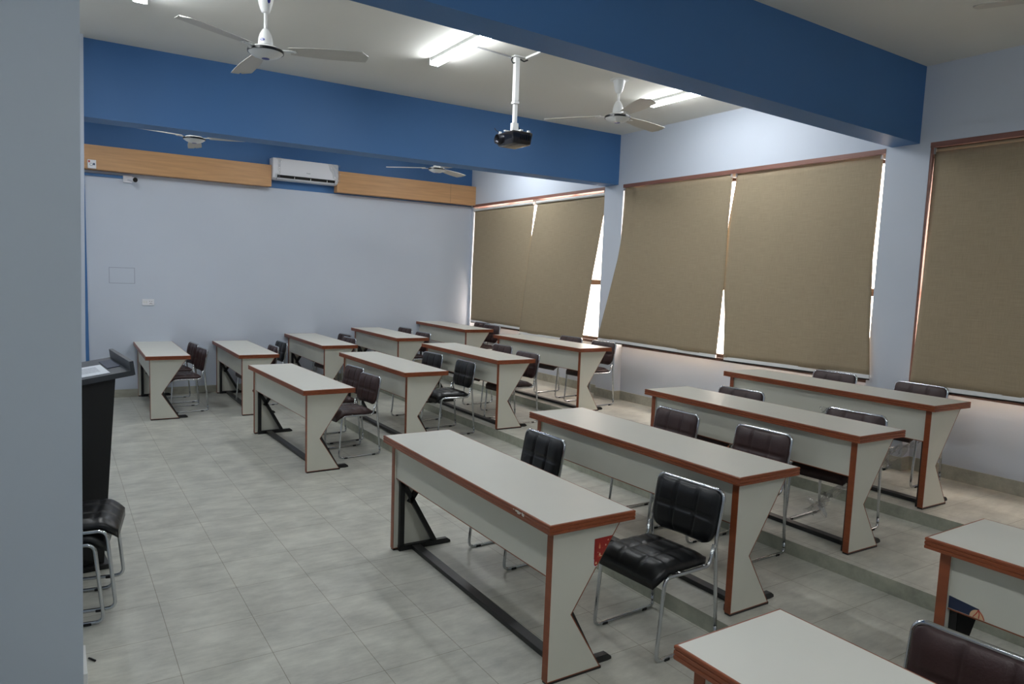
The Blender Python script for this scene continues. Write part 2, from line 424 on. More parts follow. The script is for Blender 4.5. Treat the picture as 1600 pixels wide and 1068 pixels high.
blind('added tan roller blind, out of view, shutting the camera end of the nearest window', [(2.975,1.46),(1.04,1.42)], [(2.975,-.2),(1.04,-.22)], 2.97, 1.04, 1.04, seed=9, xb=6.11, wav=.004)  # added out of view to keep daylight from flooding the near bay
bpy.data.objects['roller_blind']['group'] = 'tan roller blinds on the windows'

# ------------------------------------------------------------------ desks
W, LN, OL, TH, TT = .483, 1.883, .041, .0385, .045
K = [(TT, .012), (TT, .716), (.442, .716), (.169, .3076), (.353, .012)]
def make_desk():
    t = thing('student_desk', '', 'desk')
    bm = BM(); box(bm, .007, W-.007, .007, LN-.007, .718, .7603)
    top = obj('desk_top', bm, M['laminate'], t)
    # ridged edging round the top
    bm = BM(); prof = [(.008,.716),(-.0,.716),(-.001,.719),(-.001,.728),(.0022,.7305),(-.001,.733),(-.001,.744),(.0022,.7465),(-.001,.749),(-.001,.757),(.001,.7598),(.0035,.7605),(.007,.7605),(.008,.757)]
    rings = []
    for d, z in prof: rings.append([bm.verts.new(p) for p in ((d,d,z),(W-d,d,z),(W-d,LN-d,z),(d,LN-d,z))])
    n = len(rings)
    for i in range(n):
        a, b = rings[i], rings[(i+1) % n]
        for k in range(4): bm.faces.new((a[k], a[(k+1) % 4], b[(k+1) % 4], b[k]))
    obj('edge_banding', bm, M['band'], top)
    for (ya, yb) in ((OL, OL+TH), (LN-OL-TH, LN-OL)):
        inner = offset_poly(K, .0045)
        bm = BM(); prism(bm, offset_poly(K, .003), 'y', ya+.0008, yb-.0008)
        p = obj('end_panel', bm, M['panel'], t)
        bm = BM(); ringprism(bm, K, inner, 'y', ya, yb); obj('edge_banding', bm, M['band'], p)
    bm = BM(); box(bm, TT+.016, TT+.034, OL+TH, LN-OL-TH, .489, .7165)
    p = obj('modesty_panel', bm, M['panel'], t)
    bm = BM(); box(bm, TT+.0155, TT+.0345, OL+TH, LN-OL-TH, .484, .489); obj('edge_banding', bm, M['band'], p)
    for sgn, y0 in ((1, OL+TH), (-1, LN-OL-TH)):
        bm = BM(); ya, yb = sorted((y0, y0+sgn*.028))
        box(bm, TT+.036, TT+.068, ya, yb, .012, .71)                            # upright
        yb2 = y0+sgn*.032; a2, b2 = sorted((y0-sgn*(.0-.0), yb2))
        prism(bm, [(TT+.034,0),(.43,0),(.455,.004),(.452,.018),(.43,.034),(TT+.034,.034)], 'y', a2, b2)   # foot bar
        def bar(p, q, w):
            d = (Vector(q)-Vector(p)).normalized(); nn = Vector((-d.y, d.x))*w/2
            prism(bm, [tuple(Vector(p)+nn), tuple(Vector(q)+nn), tuple(Vector(q)-nn), tuple(Vector(p)-nn)], 'y', ya, yb)
        bar((TT+.05,.47), (.338,.03), .03)
        bar((.150,.315), (.41,.705), .03)
        obj('steel_frame', bm, M['steel'], t)
        bm = BM(); ya, yb = sorted((y0-sgn*TH, y0)); box(bm, TT+.004, .36, ya+.002, yb, 0, .012); obj('base_strip', bm, M['steel'], t)
    bm = BM(); box(bm, .165, .225, OL+TH+.032, LN-OL-TH-.032, .002, .03, bev=.003); obj('floor_bar', bm, M['steel'], t)
    return t
DESKS = [
 ('Z1',.8607,9.0487,-.017,0,'leftmost pale laminate desk against the far white wall, closest to the black lectern'),
 ('A1',1.8689,8.9414,-.0145,0,'second pale laminate desk from the left along the far white wall, on the low floor'),
 ('B1',2.9101,8.9726,-.0124,1,'third pale laminate desk from the left along the far white wall, on the first step'),
 ('C1',3.9179,8.8902,-.0225,2,'fourth pale laminate desk from the left along the far white wall, on the second step'),
 ('D1',5.0909,9.0884,-.027,3,'far corner pale laminate desk where the white wall meets the windows'),
 ('A2',1.8187,6.1174,.0263,0,'pale desk on the low floor, leftmost of the middle row, two brown chairs behind'),
 ('B2',2.8694,6.3025,.0038,1,'middle row pale desk on the first step, two black chairs behind it'),
 ('C2',3.9246,6.2837,-.0113,2,'middle row pale desk on the second step, third from the left'),
 ('D2',5.088,6.3611,.0122,3,'middle row pale desk on the top step, next to the bright window gap'),
 ('A3',1.7608,2.3484,-.0128,0,'large pale laminate desk in front on the low floor, red sticker on its end panel'),
 ('B3',2.8833,2.274,-.0014,1,'pale laminate desk on the first step, right behind the front black chairs'),
 ('C3',4.0396,2.3456,-.0223,2,'pale laminate desk on the second step, with a plastic wrapped brown chair behind it'),
 ('D3',5.1248,2.4628,-.0241,3,'pale laminate desk on the top step below the middle window'),
 ('N1',1.4978,-.5088,-.0021,0,'pale laminate desk cut off by the bottom edge, nearest to the camera'),
 ('N2',2.878,-.5137,.0016,1,'pale laminate desk cut off by the right edge, navy sticker on its front panel'),
]
proto = make_desk(); tree = make_tree(); DK = {}
for i, (k, x, y, r, lv, lab) in enumerate(DESKS):
    d = proto if i == 0 else copy_tree(proto, None, tree)
    d.location = (x, y, lv*S); d.rotation_euler = (0, 0, r); d['label'] = lab; d['category'] = 'desk'
    d['group'] = 'student desks'; DK[k] = d
# sticker on the front desk's near end panel (clipped by the slanting edge)
bm = BM(); yy = OL-.0009
def diag(z): return .169+(z-.3076)*(.442-.169)/(.716-.3076)-.006
prism(bm, [(.283,.522),(.287,.514),(.296,.510),(diag(.512)-.001,.512),(diag(.643),.643),(.283,.641)], 'y', yy, yy+.0008)
o = obj('sticker', bm, M['red'], DK['A3']); o['label'] = 'red sticker with cream ornaments'
bm = BM()
for (x, z, w, h, mi) in ((.313,.605,.010,.022,1),(.314,.60,.005,.016,0),(.362,.626,.006,.006,0),(.349,.604,.006,.007,0),(.316,.565,.008,.012,0),(.322,.556,.014,.004,0),(.307,.556,.004,.010,1),(.296,.526,.009,.010,0),(.331,.592,.003,.003,1),(.305,.575,.003,.004,0)):
    prism(bm, [(x-w/2*1.2, z-h/2), (x+w/2*1.2, z-h/2), (x+w*.5, z+h*.15), (x, z+h*.7), (x-w*.5, z+h*.15)], 'y', yy-.0004, yy+.0004, mi)
obj('sticker_print', bm, [M['cream'], M['orange']], o)
bm = BM(); tube(bm, [(.2825,yy-.0004,.545),(.2825,yy-.0004,.522),(.286,yy-.0004,.5135),(.295,yy-.0004,.510),(.303,yy-.0004,.513)], .0012, 5); obj('sticker_rim', bm, M['paper'], o)
# chip in the front desk's edging
bm = BM()
for k in range(7): 
    y = .24+random.uniform(-.04,.05); box(bm, -.0022, .001, y, y+random.uniform(.006,.02), .742+random.uniform(-.006,.006), .75+random.uniform(-.002,.004))
obj('chipped_edging', bm, M['laminate'], DK['A3'])
# navy sticker on the right desk
N2 = DK['N2']; xx = TT+.0152
y0 = LN-OL-TH
bm = BM(); prism(bm, [(y0-.003,.618),(y0-.003,.492),(y0-.115,.492),(y0-.115,.600)], 'x', xx-.0006, xx)
bm.free()
bm = BM(); prism(bm, [(y0-.002,.540),(y0-.002,.491),(y0-.116,.491),(y0-.110,.528)], 'x', xx-.0006, xx)
o = obj('sticker', bm, M['navy'], N2); o['label'] = 'navy sticker with a cream and red rosette'
bm = BM(); cyc = y0-.105; pts_ = [(cyc+.026*cos(a_), .491+.032*sin(a_)) for a_ in [k*pi/12 for k in range(13)]]
prism(bm, pts_, 'x', xx-.0012, xx-.0006); obj('rosette', bm, M['cream'], o)
bm = BM()
for k in (-.3, .15, .6): tube(bm, [(xx-.0014, cyc-.004, .525),(xx-.0014, cyc-.004-.012*k*2, .508),(xx-.0014, cyc-.022*k*2, .492)], .0016, 5)
obj('red_ribbon', bm, M['redmark'], o)
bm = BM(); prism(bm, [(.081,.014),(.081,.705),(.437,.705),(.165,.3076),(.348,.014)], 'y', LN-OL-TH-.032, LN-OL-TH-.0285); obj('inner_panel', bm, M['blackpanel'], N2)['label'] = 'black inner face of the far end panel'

# ------------------------------------------------------------------ chairs (face -X, origin on the floor at the centre)
def pad(bm, fn, nu, nv):
    """fn(u,v,side)->point, u,v in 0..1; side 0 back, 1 front; closed surface"""
    g = [[[bm.verts.new(fn(i/nu, j/nv, s_)) for j in range(nv+1)] for i in range(nu+1)] for s_ in (0, 1)]
    for s_, G in enumerate(g):
        for i in range(nu):
            for j in range(nv):
                q = (G[i][j], G[i+1][j], G[i+1][j+1], G[i][j+1]); bm.faces.new(q if s_ else q[::-1])
    for i in range(nu):
        for j in (0, nv): bm.faces.new((g[0][i][j], g[0][i+1][j], g[1][i+1][j], g[1][i][j]))
    for j in range(nv):
        for i in (0, nu): bm.faces.new((g[0][i][j], g[0][i][j+1], g[1][i][j+1], g[1][i][j]))
def groove(t, lines, w=.022):
    return max(math.exp(-((t-l)/w)**2) for l in lines)
HW = .213
def post_x(z):   # centreline of the rear post
    if z < .53: return .205+(.160-.205)*(z/.53)
    return .160+(.205-.160)*((z-.53)/.245)
def make_chair(leather, backm, name='stacking_chair'):
    t = thing(name, '', 'chair')
    def back(u, v, s):
        # u across (0..1), v up
        z = .500+.272*v
        # half width: rounded corners, larger at the bottom
        d0 = v; d1 = 1-v
        hw = HW-.006
        rb, rt = .34, .13
        if d0 < rb: hw *= (1-.34*(1-math.sqrt(max(0, 1-(1-d0/rb)**2))))
        if d1 < rt: hw *= (1-.15*(1-math.sqrt(max(0, 1-(1-d1/rt)**2))))
        y = (2*u-1)*hw
        e = min(1, 5.5*min(u, 1-u))*min(1, 4.5*min(v, 1-v)+.0)
        e = math.sin(e*pi/2)**.6 if e > 0 else 0
        gr = max(groove(u, (1/3, 2/3), .016), groove(v, (.5,), .025), .6*groove(u, (.06, .94), .014), .6*groove(v, (.09,), .02))
        front = .010+.022*e*(1-.55*gr)
        rear = .004+.010*e
        x = post_x(z)-.006
        # slight lumbar curve
        x += .012*(1-(2*u-1)**2)
        return (x-front, y, z) if s else (x+rear, y, z)
    bm = BM(); pad(bm, back, 36, 22)
    obj('backrest', bm, leather, t, smooth=True)
    def seat(u, v, s):
        # u across, v front(0) to back(1)
        hw = (HW-.010)*(1-.10*max(0, 1-v/.15)**2-.12*max(0, (v-.85)/.15)**2)
        x = -.258+.393*v; y = (2*u-1)*hw
        e = min(1, 6*min(u, 1-u))*min(1, 6*min(v, 1-v)); e = math.sin(e*pi/2)**.6 if e > 0 else 0
        gr = max(groove(u, (1/3, 2/3), .015), groove(v, (.28, .52, .76), .017), .5*groove(u, (.06, .94), .014))
        drop = .042*max(0, 1-v/.24)**2
        zt = .448+.028*e*(1-.5*gr)-.006*v-drop
        zb = .426-drop-.022*max(0, 1-v/.25)-.006*v
        return (x, y, zt) if s else (x, y, zb)
    bm = BM(); pad(bm, seat, 34, 30)
    obj('seat', bm, leather, t, smooth=True)
    r = .0095
    bm = BM()
    z_ = r
    p = [(.202,-HW,z_+.03),(post_x(.3),-HW,.3),(.160,-HW,.53),(.205,-HW,.776),(.205,HW,.776),(.160,HW,.53),(post_x(.3),HW,.3),(.202,HW,z_+.03)]
    tube(bm, fillet(p, [0,.3,.25,.045,.045,.25,.3,0], 7), r, 10)
    obj('back_frame', bm, M['chrome'], t, smooth=True)
    for sg in (-1, 1):
        bm = BM(); y = sg*HW
        p = [(.198,y,.075),(.206,y,z_),(-.243,y,z_),(-.208,y,.418),(.118,y,.410),(.146,y,.515)]
        tube(bm, fillet(p, [0,.035,.04,.045,.045,0], 6), r, 10)
        leg = obj('leg', bm, M['chrome'], t, smooth=True)
        for x in (-.17, .13):
            bm = BM(); box(bm, x-.018, x+.018, y-.012, y+.012, 0, .014, bev=.003); obj('rubber_foot', bm, M['rubber'], leg)
    bm = BM(); tube(bm, [(-.10,-HW,.420),(-.10,HW,.420)], .008, 8); tube(bm, [(.09,-HW,.414),(.09,HW,.414)], .008, 8)
    obj('crossbar', bm, M['chrome'], t, smooth=True)
    return t
ch_black = make_chair(M['black_leather'], M['black_leather']); ch_brown = make_chair(M['brown_leather'], M['brown_back'])
tree = make_tree(); used = {'k': False, 'b': False}
def chair(col, bx, by, yaw, lv, lab, group, z=None, topcentre=True):
    src = ch_black if col == 'k' else ch_brown
    c = copy_tree(src, None, tree) if used[col] else src
    used[col] = True
    a = radians(yaw)
    x, y = (bx-.135*cos(a), by-.135*sin(a)) if topcentre else (bx, by)
    c.location = (x, y, lv*S if z is None else z); c.rotation_euler = (0, 0, a)
    c['label'] = lab; c['category'] = 'chair'; c['group'] = group
    return c
G0 = 'stacking chairs at the student desks'
CH = {}
for k, col, x, y, yaw, lv, lab in [
 ('A3a','k',2.60,2.51,3.5,0,'large shiny black leather chair in the foreground, its whole seat and back in view'),
 ('A3b','k',2.54,3.75,1,0,'black leather chair behind the front desk, only its backrest above the tabletop'),
 ('A2a','b',2.57,7.38,6,0,'brown leather chair, farther of the two behind the leftmost middle row desk'),
 ('A2b','b',2.5,6.74,6,0,'brown chair, nearer of the two behind the leftmost middle row desk, seat in view'),
 ('A1a','k',2.56,10.33,5,0,'black chair touching the far wall behind the second desk from the left'),
 ('A1b','b',2.3,9.78,2,0,'brown chair pushed under the second desk from the left along the far wall'),
 ('Z1a','b',1.38,10.35,6,0,'brown chair nearer the wall behind the leftmost far desk'),
 ('Z1b','b',1.38,9.66,6,0,'brown chair farther from the wall behind the leftmost far desk'),
 ('B3a','b',3.705,3.69,-1,1,'brown chair behind the left half of the first step front desk'),
 ('B3b','b',3.748,2.95,1,1,'brown chair behind the right half of the first step front desk'),
 ('B2a','k',3.67,7.66,6,1,'black chair, farther one behind the middle row desk on the first step'),
 ('B2b','k',3.658,6.84,0,1,'black chair, seat in view, nearer one behind the middle row desk on the first step'),
 ('B1a','b',3.53,10.38,6,1,'brown chair nearest the wall behind the third far desk from the left'),
 ('B1b','b',3.39,9.8,5,1,'brown chair farther from the wall behind the third far desk from the left'),
 ('C3a','b',4.587,3.81,5,2,'brown chair behind the left half of the second step front desk, top rim showing'),
 ('C3b','b',4.534,2.78,4,2,'brown chair wrapped in clear plastic film behind the second step front desk'),
 ('C2a','b',4.589,7.55,2,2,'brown chair, farther one behind the middle row desk on step two'),
 ('C2b','b',4.406,6.7,4,2,'brown chair, nearer one behind the middle row desk on step two'),
 ('C1a','b',4.53,10.38,5,2,'brown chair near the wall, half hidden behind the fourth far desk from the left'),
 ('C1b','b',4.41,9.48,4,2,'brown chair at the near end of the fourth far desk from the left'),
 ('D3a','b',5.875,3.82,0,3,'brown chair under the middle window behind the top step front desk'),
 ('D3b','b',5.885,3.05,0,3,'brown chair in front of the nearest window, at the right end of the top desk'),
 ('D2a','b',5.70,7.56,5,3,'dark chair behind the middle of the top step desk in the middle row'),
 ('D2b','b',5.67,6.85,4,3,'dark chair beside the bright window gap, at the near end of the top step desk'),
 ('D1a','b',5.85,10.2,5,3,'brown chair in the far corner, the one closer to the white wall'),
 ('D1b','b',5.72,9.66,5,3,'brown chair in the far corner, the one farther from the white wall'),
 ('N1','b',2.095,.867,4,0,'dark brown chair cut off at the bottom right corner, chrome rim in the foreground'),
]: CH[k] = chair(col, x, y, yaw, lv, lab, G0, topcentre=False)
chair('k', -.04, 4.19, 171, 0, 'lower of the two stacked black chairs beside the near wall at left', 'stacked chairs beside the lectern', topcentre=False)
chair('k', .015, 4.20, 171, 0, 'upper of the two stacked black chairs beside the near wall at left', 'stacked chairs beside the lectern', z=.058, topcentre=False)
# plastic film on one chair
def film_mesh(pts, nu, nv, amp, seed):
    bm = BM(); P = [[None]*(nv+1) for _ in range(nu+1)]
    a, b, c, d = [Vector(p) for p in pts]
    for i in range(nu+1):
        for j in range(nv+1):
            u, v = i/nu, j/nv
            p = (a*(1-u)+b*u)*(1-v)+(d*(1-u)+c*u)*v
            p += Vector([amp*noise.noise(Vector((u*5+seed+k*9, v*5, seed))) for k in range(3)])*(.3+v)
            P[i][j] = bm.verts.new(p)
    for i in range(nu):
        for j in range(nv): bm.faces.new((P[i][j], P[i+1][j], P[i+1][j+1], P[i][j+1]))
    return bm
bm = film_mesh([(-.22,-.19,.42),(.08,-.19,.415),(.10,.16,.06),(-.19,.10,.1)], 26, 26, .09, 3)
o = obj('plastic_film', bm, M['film'], CH['C3b'], smooth=True, recalc=False); o['label'] = 'clear crumpled plastic film hanging under the seat'
bm = film_mesh([(.19,.18,.765),(.21,.14,.79),(.18,.25,.77),(.16,.22,.73)], 10, 10, .03, 8)
obj('plastic_film', bm, M['film'], CH['C3b'], smooth=True, recalc=False)
bm = film_mesh([(-.2,-.19,.42),(.1,-.19,.41),(.05,.19,.08),(-.2,.12,.12)], 22, 22, .09, 12)
obj('plastic_film', bm, M['film'], CH['D3b'], smooth=True, recalc=False)

# ------------------------------------------------------------------ ceiling lights
def light(x, yfar, lab, on=True):
    t = thing('ceiling_tube_light', lab, 'ceiling light', (x, yfar-.6, ZC), 0, 'tube lights on the ceiling')
    bm = BM(); box(bm, -.037, .037, -.6, .6, -.03, 0, bev=.003); obj('housing', bm, M['white_paint'], t)
    bm = BM(); prism(bm, [(-.034,-.029),(.034,-.029),(.038,-.040),(.034,-.06),(-.034,-.06),(-.038,-.040)], 'y', -.592, .592); obj('diffuser', bm, M['tube'] if on else M['white_plastic'], t)
    bm = BM()
    for s_ in (-1, 1): box(bm, -.046, .046, min(s_*.592, s_*.6), max(s_*.592, s_*.6), -.06, -.0)
    obj('end_cap', bm, M['grey_plastic'], t)
light(.55, 5.72, 'lit tube light at the top left edge of the view')
light(2.82, 5.72, 'lit tube light left of the projector')
light(5.23, 5.56, 'lit tube light between the right fan and the near beam')
light(.55, 9.5, 'lit tube light hidden behind the far beam, left')
light(2.9, 9.5, 'lit tube light hidden behind the far beam, middle')
light(5.3, 9.5, 'lit tube light hidden behind the far beam, right')
light(.55, 1.6, 'lit tube light of the near bay, out of view left of the near beam')
light(.55, -.3, 'added fill tube light of the near bay, unseen behind the camera on its left')  # added unseen lamp, brightens the pier and the near desks
light(2.82, -.3, 'added fill tube light of the near bay, unseen above the nearest desk')  # another added lamp out of view, lifts the dim near bay

# ------------------------------------------------------------------ fans
def make_fan(drop=0.0, rot=0, emblem=False):
    t = thing('ceiling_fan', '', 'ceiling fan')
    # origin at ceiling; hub bottom at about -.40
    bm = BM(); lathe(bm, [(0,0),(.085,0),(.086,-.004),(.058,-.008),(.052,-.03),(.046,-.06),(.036,-.095),(.027,-.115),(.022,-.12),(0,-.12)], 32)
    obj('canopy', bm, M['white_paint'], t, auto=50)
    if emblem:
        bm = BM(); a0 = radians(283-rot); vs = []
        for k in range(20):
            th = 2*pi*k/20; zz = -.05+.016*sin(th); rr = .0505+(zz+.05)*.3
            vs.append(bm.verts.new((rr*cos(a0+.22*cos(th)), rr*sin(a0+.22*cos(th)), zz)))
        bm.faces.new(vs); obj('emblem', bm, M['logo'], t)
    bm = BM(); lathe(bm, [(0,-.1),(.011,-.1),(.011,-.225-drop),(0,-.225-drop)], 14); obj('downrod', bm, M['white_paint'], t, auto=50)
    bm = BM(); lathe(bm, [(0,-.19),(.016,-.19),(.024,-.198),(.038,-.225),(.047,-.255),(.05,-.29),(.05,-.296),(.046,-.298),(.046,-.302),(.062,-.306),(.085,-.312),(.112,-.326),(.118,-.332),(.118,-.344),(.11,-.352),(.09,-.366),(.066,-.376),(.064,-.378),(.03,-.385),(0,-.387)], 40)
    mh = obj('motor_housing', bm, M['white_paint'], t, auto=50); mh.location.z = -drop
    bm = BM(); lathe(bm, [(.116,-.329),(.1205,-.330),(.1205,-.347),(.116,-.348)], 40); obj('trim_ring', bm, M['dark'], mh)
    bm = BM(); lathe(bm, [(0,-.3885),(.026,-.3868),(.026,-.3855),(0,-.3865)], 24); obj('badge', bm, M['logo'], mh)
    # oval blue emblem on the bell, facing the camera side
    for ang in ((230-rot,) if emblem else ()):
        bm = BM(); a0 = radians(ang); vs = []
        for k in range(24):
            th = 2*pi*k/24; da = .36*cos(th); zz = -.272+.0085*sin(th); rr = .0505
            vs.append(bm.verts.new((rr*cos(a0+da), rr*sin(a0+da), zz)))
        bm.faces.new(vs); obj('emblem', bm, M['logo'], mh)
        bm = BM(); vs = []
        for k in range(20):
            th = 2*pi*k/20; da = .17*cos(th); zz = -.272+.0035*sin(th); rr = .0525
            vs.append(bm.verts.new((rr*cos(a0+da), rr*sin(a0+da), zz)))
        bm.faces.new(vs); obj('emblem', bm, M['white_plastic'], mh)
    for k in range(3):
        bm = BM(); R = Matrix.Rotation(k*2*pi/3, 4, 'Z'); n = 18; rows = []
        for i in range(n+1):
            u = i/n; rad = .16+.54*u
            w = .05+.028*math.sin(min(1, u*1.6)*pi/2) if u < .93 else (.078)*math.sqrt(max(.02, 1-((u-.93)/.07)**2))
            row = []
            for s_ in (-1, -.3, .3, 1):
                tilt = -.16
                y = s_*w; z = -.325-.012*u+tilt*y+.008*(1-s_*s_)
                row.append((rad, y+.006, z))
            rows.append(row)
        G = [[[bm.verts.new(R @ Vector((p[0], p[1], p[2]+dz))) for p in row] for row in rows] for dz in (0, -.003)]
        for si, g in enumerate(G):
            for i in range(n):
                for j in range(3):
                    q = (g[i][j], g[i+1][j], g[i+1][j+1], g[i][j+1]); bm.faces.new(q if si else q[::-1])
        for i in range(n):
            for j in (0, 3): bm.faces.new((G[0][i][j], G[0][i+1][j], G[1][i+1][j], G[1][i][j]))
        for i in (0, n):
            for j in range(3): bm.faces.new((G[0][i][j], G[0][i][j+1], G[1][i][j+1], G[1][i][j]))
        bl = obj('blade', bm, M['blade'], t, auto=40); bl.location.z = -drop
        bm = BM(); vs = box(bm, .105, .21, -.02, .02, -.333, -.329)
        for s_ in (-.011, .011): lathe(bm, [(0,-.338),(.005,-.337),(.005,-.333),(0,-.333)], 8, (.195, s_, 0))
        bmesh.ops.transform(bm, matrix=R, verts=bm.verts); obj('blade_bracket', bm, M['white_paint'], bl)
    return t
for i, (x, y, a, dr, lab) in enumerate([
    (1.267,5.18,211,.035,'white ceiling fan with blue emblems at the top left, left of the lit tube'),
    (4.472,5.194,251,.0,'white ceiling fan right of the projector, beside the right lit tube'),
    (1.40,9.0,200,.06,'white ceiling fan showing below the far beam above the camera on the wall'),
    (4.52,9.0,150,.06,'white ceiling fan showing below the far beam, right of the air conditioner'),
    (4.5,1.4,122,.02,'ceiling fan at the top right corner, only a blade tip in view')]):
    f = make_fan(dr, a, i == 0)
    f.location = (x, y, ZC); f.rotation_euler = (0, 0, radians(a)); f['label'] = lab; f['category'] = 'ceiling fan'; f['group'] = 'ceiling fans'

# ------------------------------------------------------------------ projector
t = thing('projector', 'black projector hanging from a white pole between the two beams', 'projector', (3.355, 5.23, ZC))
bm = BM(); box(bm, -.05, .05, -.05, .05, -.006, 0); box(bm, -.02, .02, -.02, .02, -.36, -.006); box(bm, -.015, .015, -.015, .015, -.56, -.36); box(bm, -.024, .024, -.024, .024, -.385, -.365)
obj('pole', bm, M['white_paint'], t)
bm = BM(); box(bm, -.028, .028, -.02, .02, -.625, -.545); box(bm, -.10, .10, -.012, .012, -.625, -.615); box(bm, -.012, .012, -.12, .12, -.625, -.615)
for sx in (-.08, .08):
    for sy in (-.1, .1): box(bm, sx-.01, sx+.01, sy-.01, sy+.01, -.635, -.612)
obj('mounting_bracket', bm, M['white_paint'], t)
bm = BM(); box(bm, -.105, .105, -.14, .13, -.74, -.63, bev=.018)
for v in bm.verts:
    if v.co.z < -.72: v.co.x *= .9; v.co.y *= .92
pb = obj('projector_body', bm, M['projector'], t, auto=40)
bm = BM(); lathe(bm, [(0,0),(.026,0),(.03,.004),(.036,.022),(.041,.024),(.043,.0),(.043,-.02),(0,-.02)], 28)
bmesh.ops.rotate(bm, matrix=Matrix.Rotation(-pi/2, 3, 'Y'), verts=bm.verts); bmesh.ops.translate(bm, vec=(-.105, .075, -.683), verts=bm.verts)
obj('lens', bm, M['lens'], pb, auto=40)
bm = BM(); 
for k in range(5): box(bm, -.02+k*.02, -.012+k*.02, -.1405, -.1385, -.70, -.66)
obj('vent', bm, M['dark'], pb)
bm = BM()
tube(bm, fillet([(.0,0,-.54),(.03,-.01,-.57),(.06,-.02,-.61),(.1,-.03,-.622),(.106,-.06,-.65)], .03, 4), .004, 6)
tube(bm, fillet([(-.04,0,-.01),(-.055,0,-.03),(-.045,-.01,-.06),(-.02,0,-.05)], .02, 4), .005, 6)
tube(bm, fillet([(-.09,.10,-.62),(-.12,.11,-.60),(-.13,.115,-.585)], .02, 4), .003, 6)
tube(bm, fillet([(.03,0,-.01),(.06,-.02,-.03),(.08,-.05,-.02)], .02, 4), .006, 6)
obj('cable', bm, M['cable'], t, smooth=True)
bm = BM(); box(bm, 3.41, 3.445, 3.55, 5.18, ZC-.016, ZC); tag(obj('cable_trunking', bm, M['white_paint']), 'white cable trunking on the ceiling running from the projector to the near beam', 'cable trunking')
bm = BM(); tube(bm, [(2.87, 5.19, ZC-.006), (3.30, 5.24, ZC-.006)], .006, 6); tag(obj('ceiling_cable', bm, M['grey_plastic']), 'thin grey cable on the ceiling between the lit tube and the projector', 'cable')

# ------------------------------------------------------------------ things on the back wall
def woodbox(x0, x1, zf0, zf1, lab):
    bm = BM(); box(bm, x0, x1, 10.72, YB-.0005, zf0, zf1, bev=.002); o = obj('wooden_pelmet', bm, M['wood_box']); return tag(o, lab, 'pelmet', 'oak veneer pelmets on the back wall')
woodbox(-.45, 2.706, 3.016, 3.322, 'long oak veneer box on the back wall, left of the air conditioner')
o = woodbox(3.69, 6.14, 3.03, 3.345, 'oak veneer box on the back wall, right of the air conditioner')
bm = BM(); box(bm, 5.648, 5.651, 10.7192, 10.7205, 3.032, 3.343); obj('panel_seam', bm, M['frame_dark'], o)
# conduit painted blue
bm = BM(); box(bm, .325, .365, YB-.02, YB, .108, 2.95); box(bm, .325, .82, YB-.02, YB, 2.945, 2.98); box(bm, .37, .41, YB-.02, YB, 3.33, ZC)
tag(obj('wall_trunking', bm, M['blue']), 'blue painted trunking running down the left end of the back wall', 'cable trunking')
# air conditioner
t = thing('air_conditioner', 'white split air conditioner between the two wooden boxes on the back wall', 'air conditioner', (2.712, YB-.001, 3.125))
prof = [(0,0),(-.14,0),(-.185,.02),(-.205,.06),(-.213,.12),(-.213,.27),(-.20,.3),(-.0,.31)]
bm = BM(); prism(bm, prof, 'x', 0, .972); bmesh.ops.bevel(bm, geom=[e for e in bm.edges if abs(e.verts[0].co.x-e.verts[1].co.x) < 1e-6], offset=.006, segments=2, affect='EDGES')
casing = obj('casing', bm, M['white_plastic'], t, auto=35)
bm = BM(); prism(bm, [(-.142,-.001),(-.187,.018),(-.2085,.062),(-.203,.066),(-.18,.026),(-.14,.008)], 'x', .06, .925); obj('air_outlet', bm, M['dark'], casing)
bm = BM(); prism(bm, [(-.150,.0),(-.188,.017),(-.193,.024),(-.186,.021),(-.150,.006)], 'x', .065, .92); obj('louver', bm, M['white_plastic'], casing)
bm = BM()
for k in (.31, .55, .8): box(bm, k, k+.006, -.204, -.186, .02, .062)
obj('outlet_divider', bm, M['white_plastic'], casing)
bm = BM(); box(bm, .49, .497, -.2145, -.2135, .118, .13); box(bm, .50, .545, -.2145, -.2135, .119, .125); obj('maker_mark', bm, M['mark'], casing)
bm = film_mesh([(.012,-.19,.30),(.11,-.225,.31),(.10,-.228,.02),(.012,-.19,.02)], 18, 18, .02, 5); obj('plastic_film', bm, M['film'], t, smooth=True, recalc=False)
bm = film_mesh([(.80,-.224,.30),(.995,-.222,.30),(.995,-.222,.03),(.93,-.224,.02)], 18, 18, .012, 9); obj('plastic_film', bm, M['film'], t, smooth=True, recalc=False)
# security camera
t = thing('security_camera', 'small white security camera with black lens under the left wooden box', 'security camera', (.86, YB, 2.945))
bm = BM(); box(bm, -.055, .05, -.028, 0, -.05, .045, bev=.004); obj('junction_box', bm, M['white_plastic'], t)
bm = BM()
for sx in (-.04, .035):
    for sz in (-.036, .03): lathe(bm, [(0,0),(.004,0),(.004,.002),(0,.002)], 8, (0,0,0)); 
bm.free()
bm = BM(); tube(bm, [(.0,-.028,.0),(.03,-.06,-.004),(.045,-.085,-.008)], .02, 14); obj('camera_arm', bm, M['white_plastic'], t, auto=40)
bm = BM(); tube(bm, [(.035,-.07,-.004),(.075,-.16,-.018)], .03, 22); obj('camera_head', bm, M['white_plastic'], t, auto=40)
bm = BM(); tube(bm, [(.0755,-.161,-.018),(.078,-.167,-.019)], .031, 22); obj('lens', bm, M['dark'], t, auto=40)
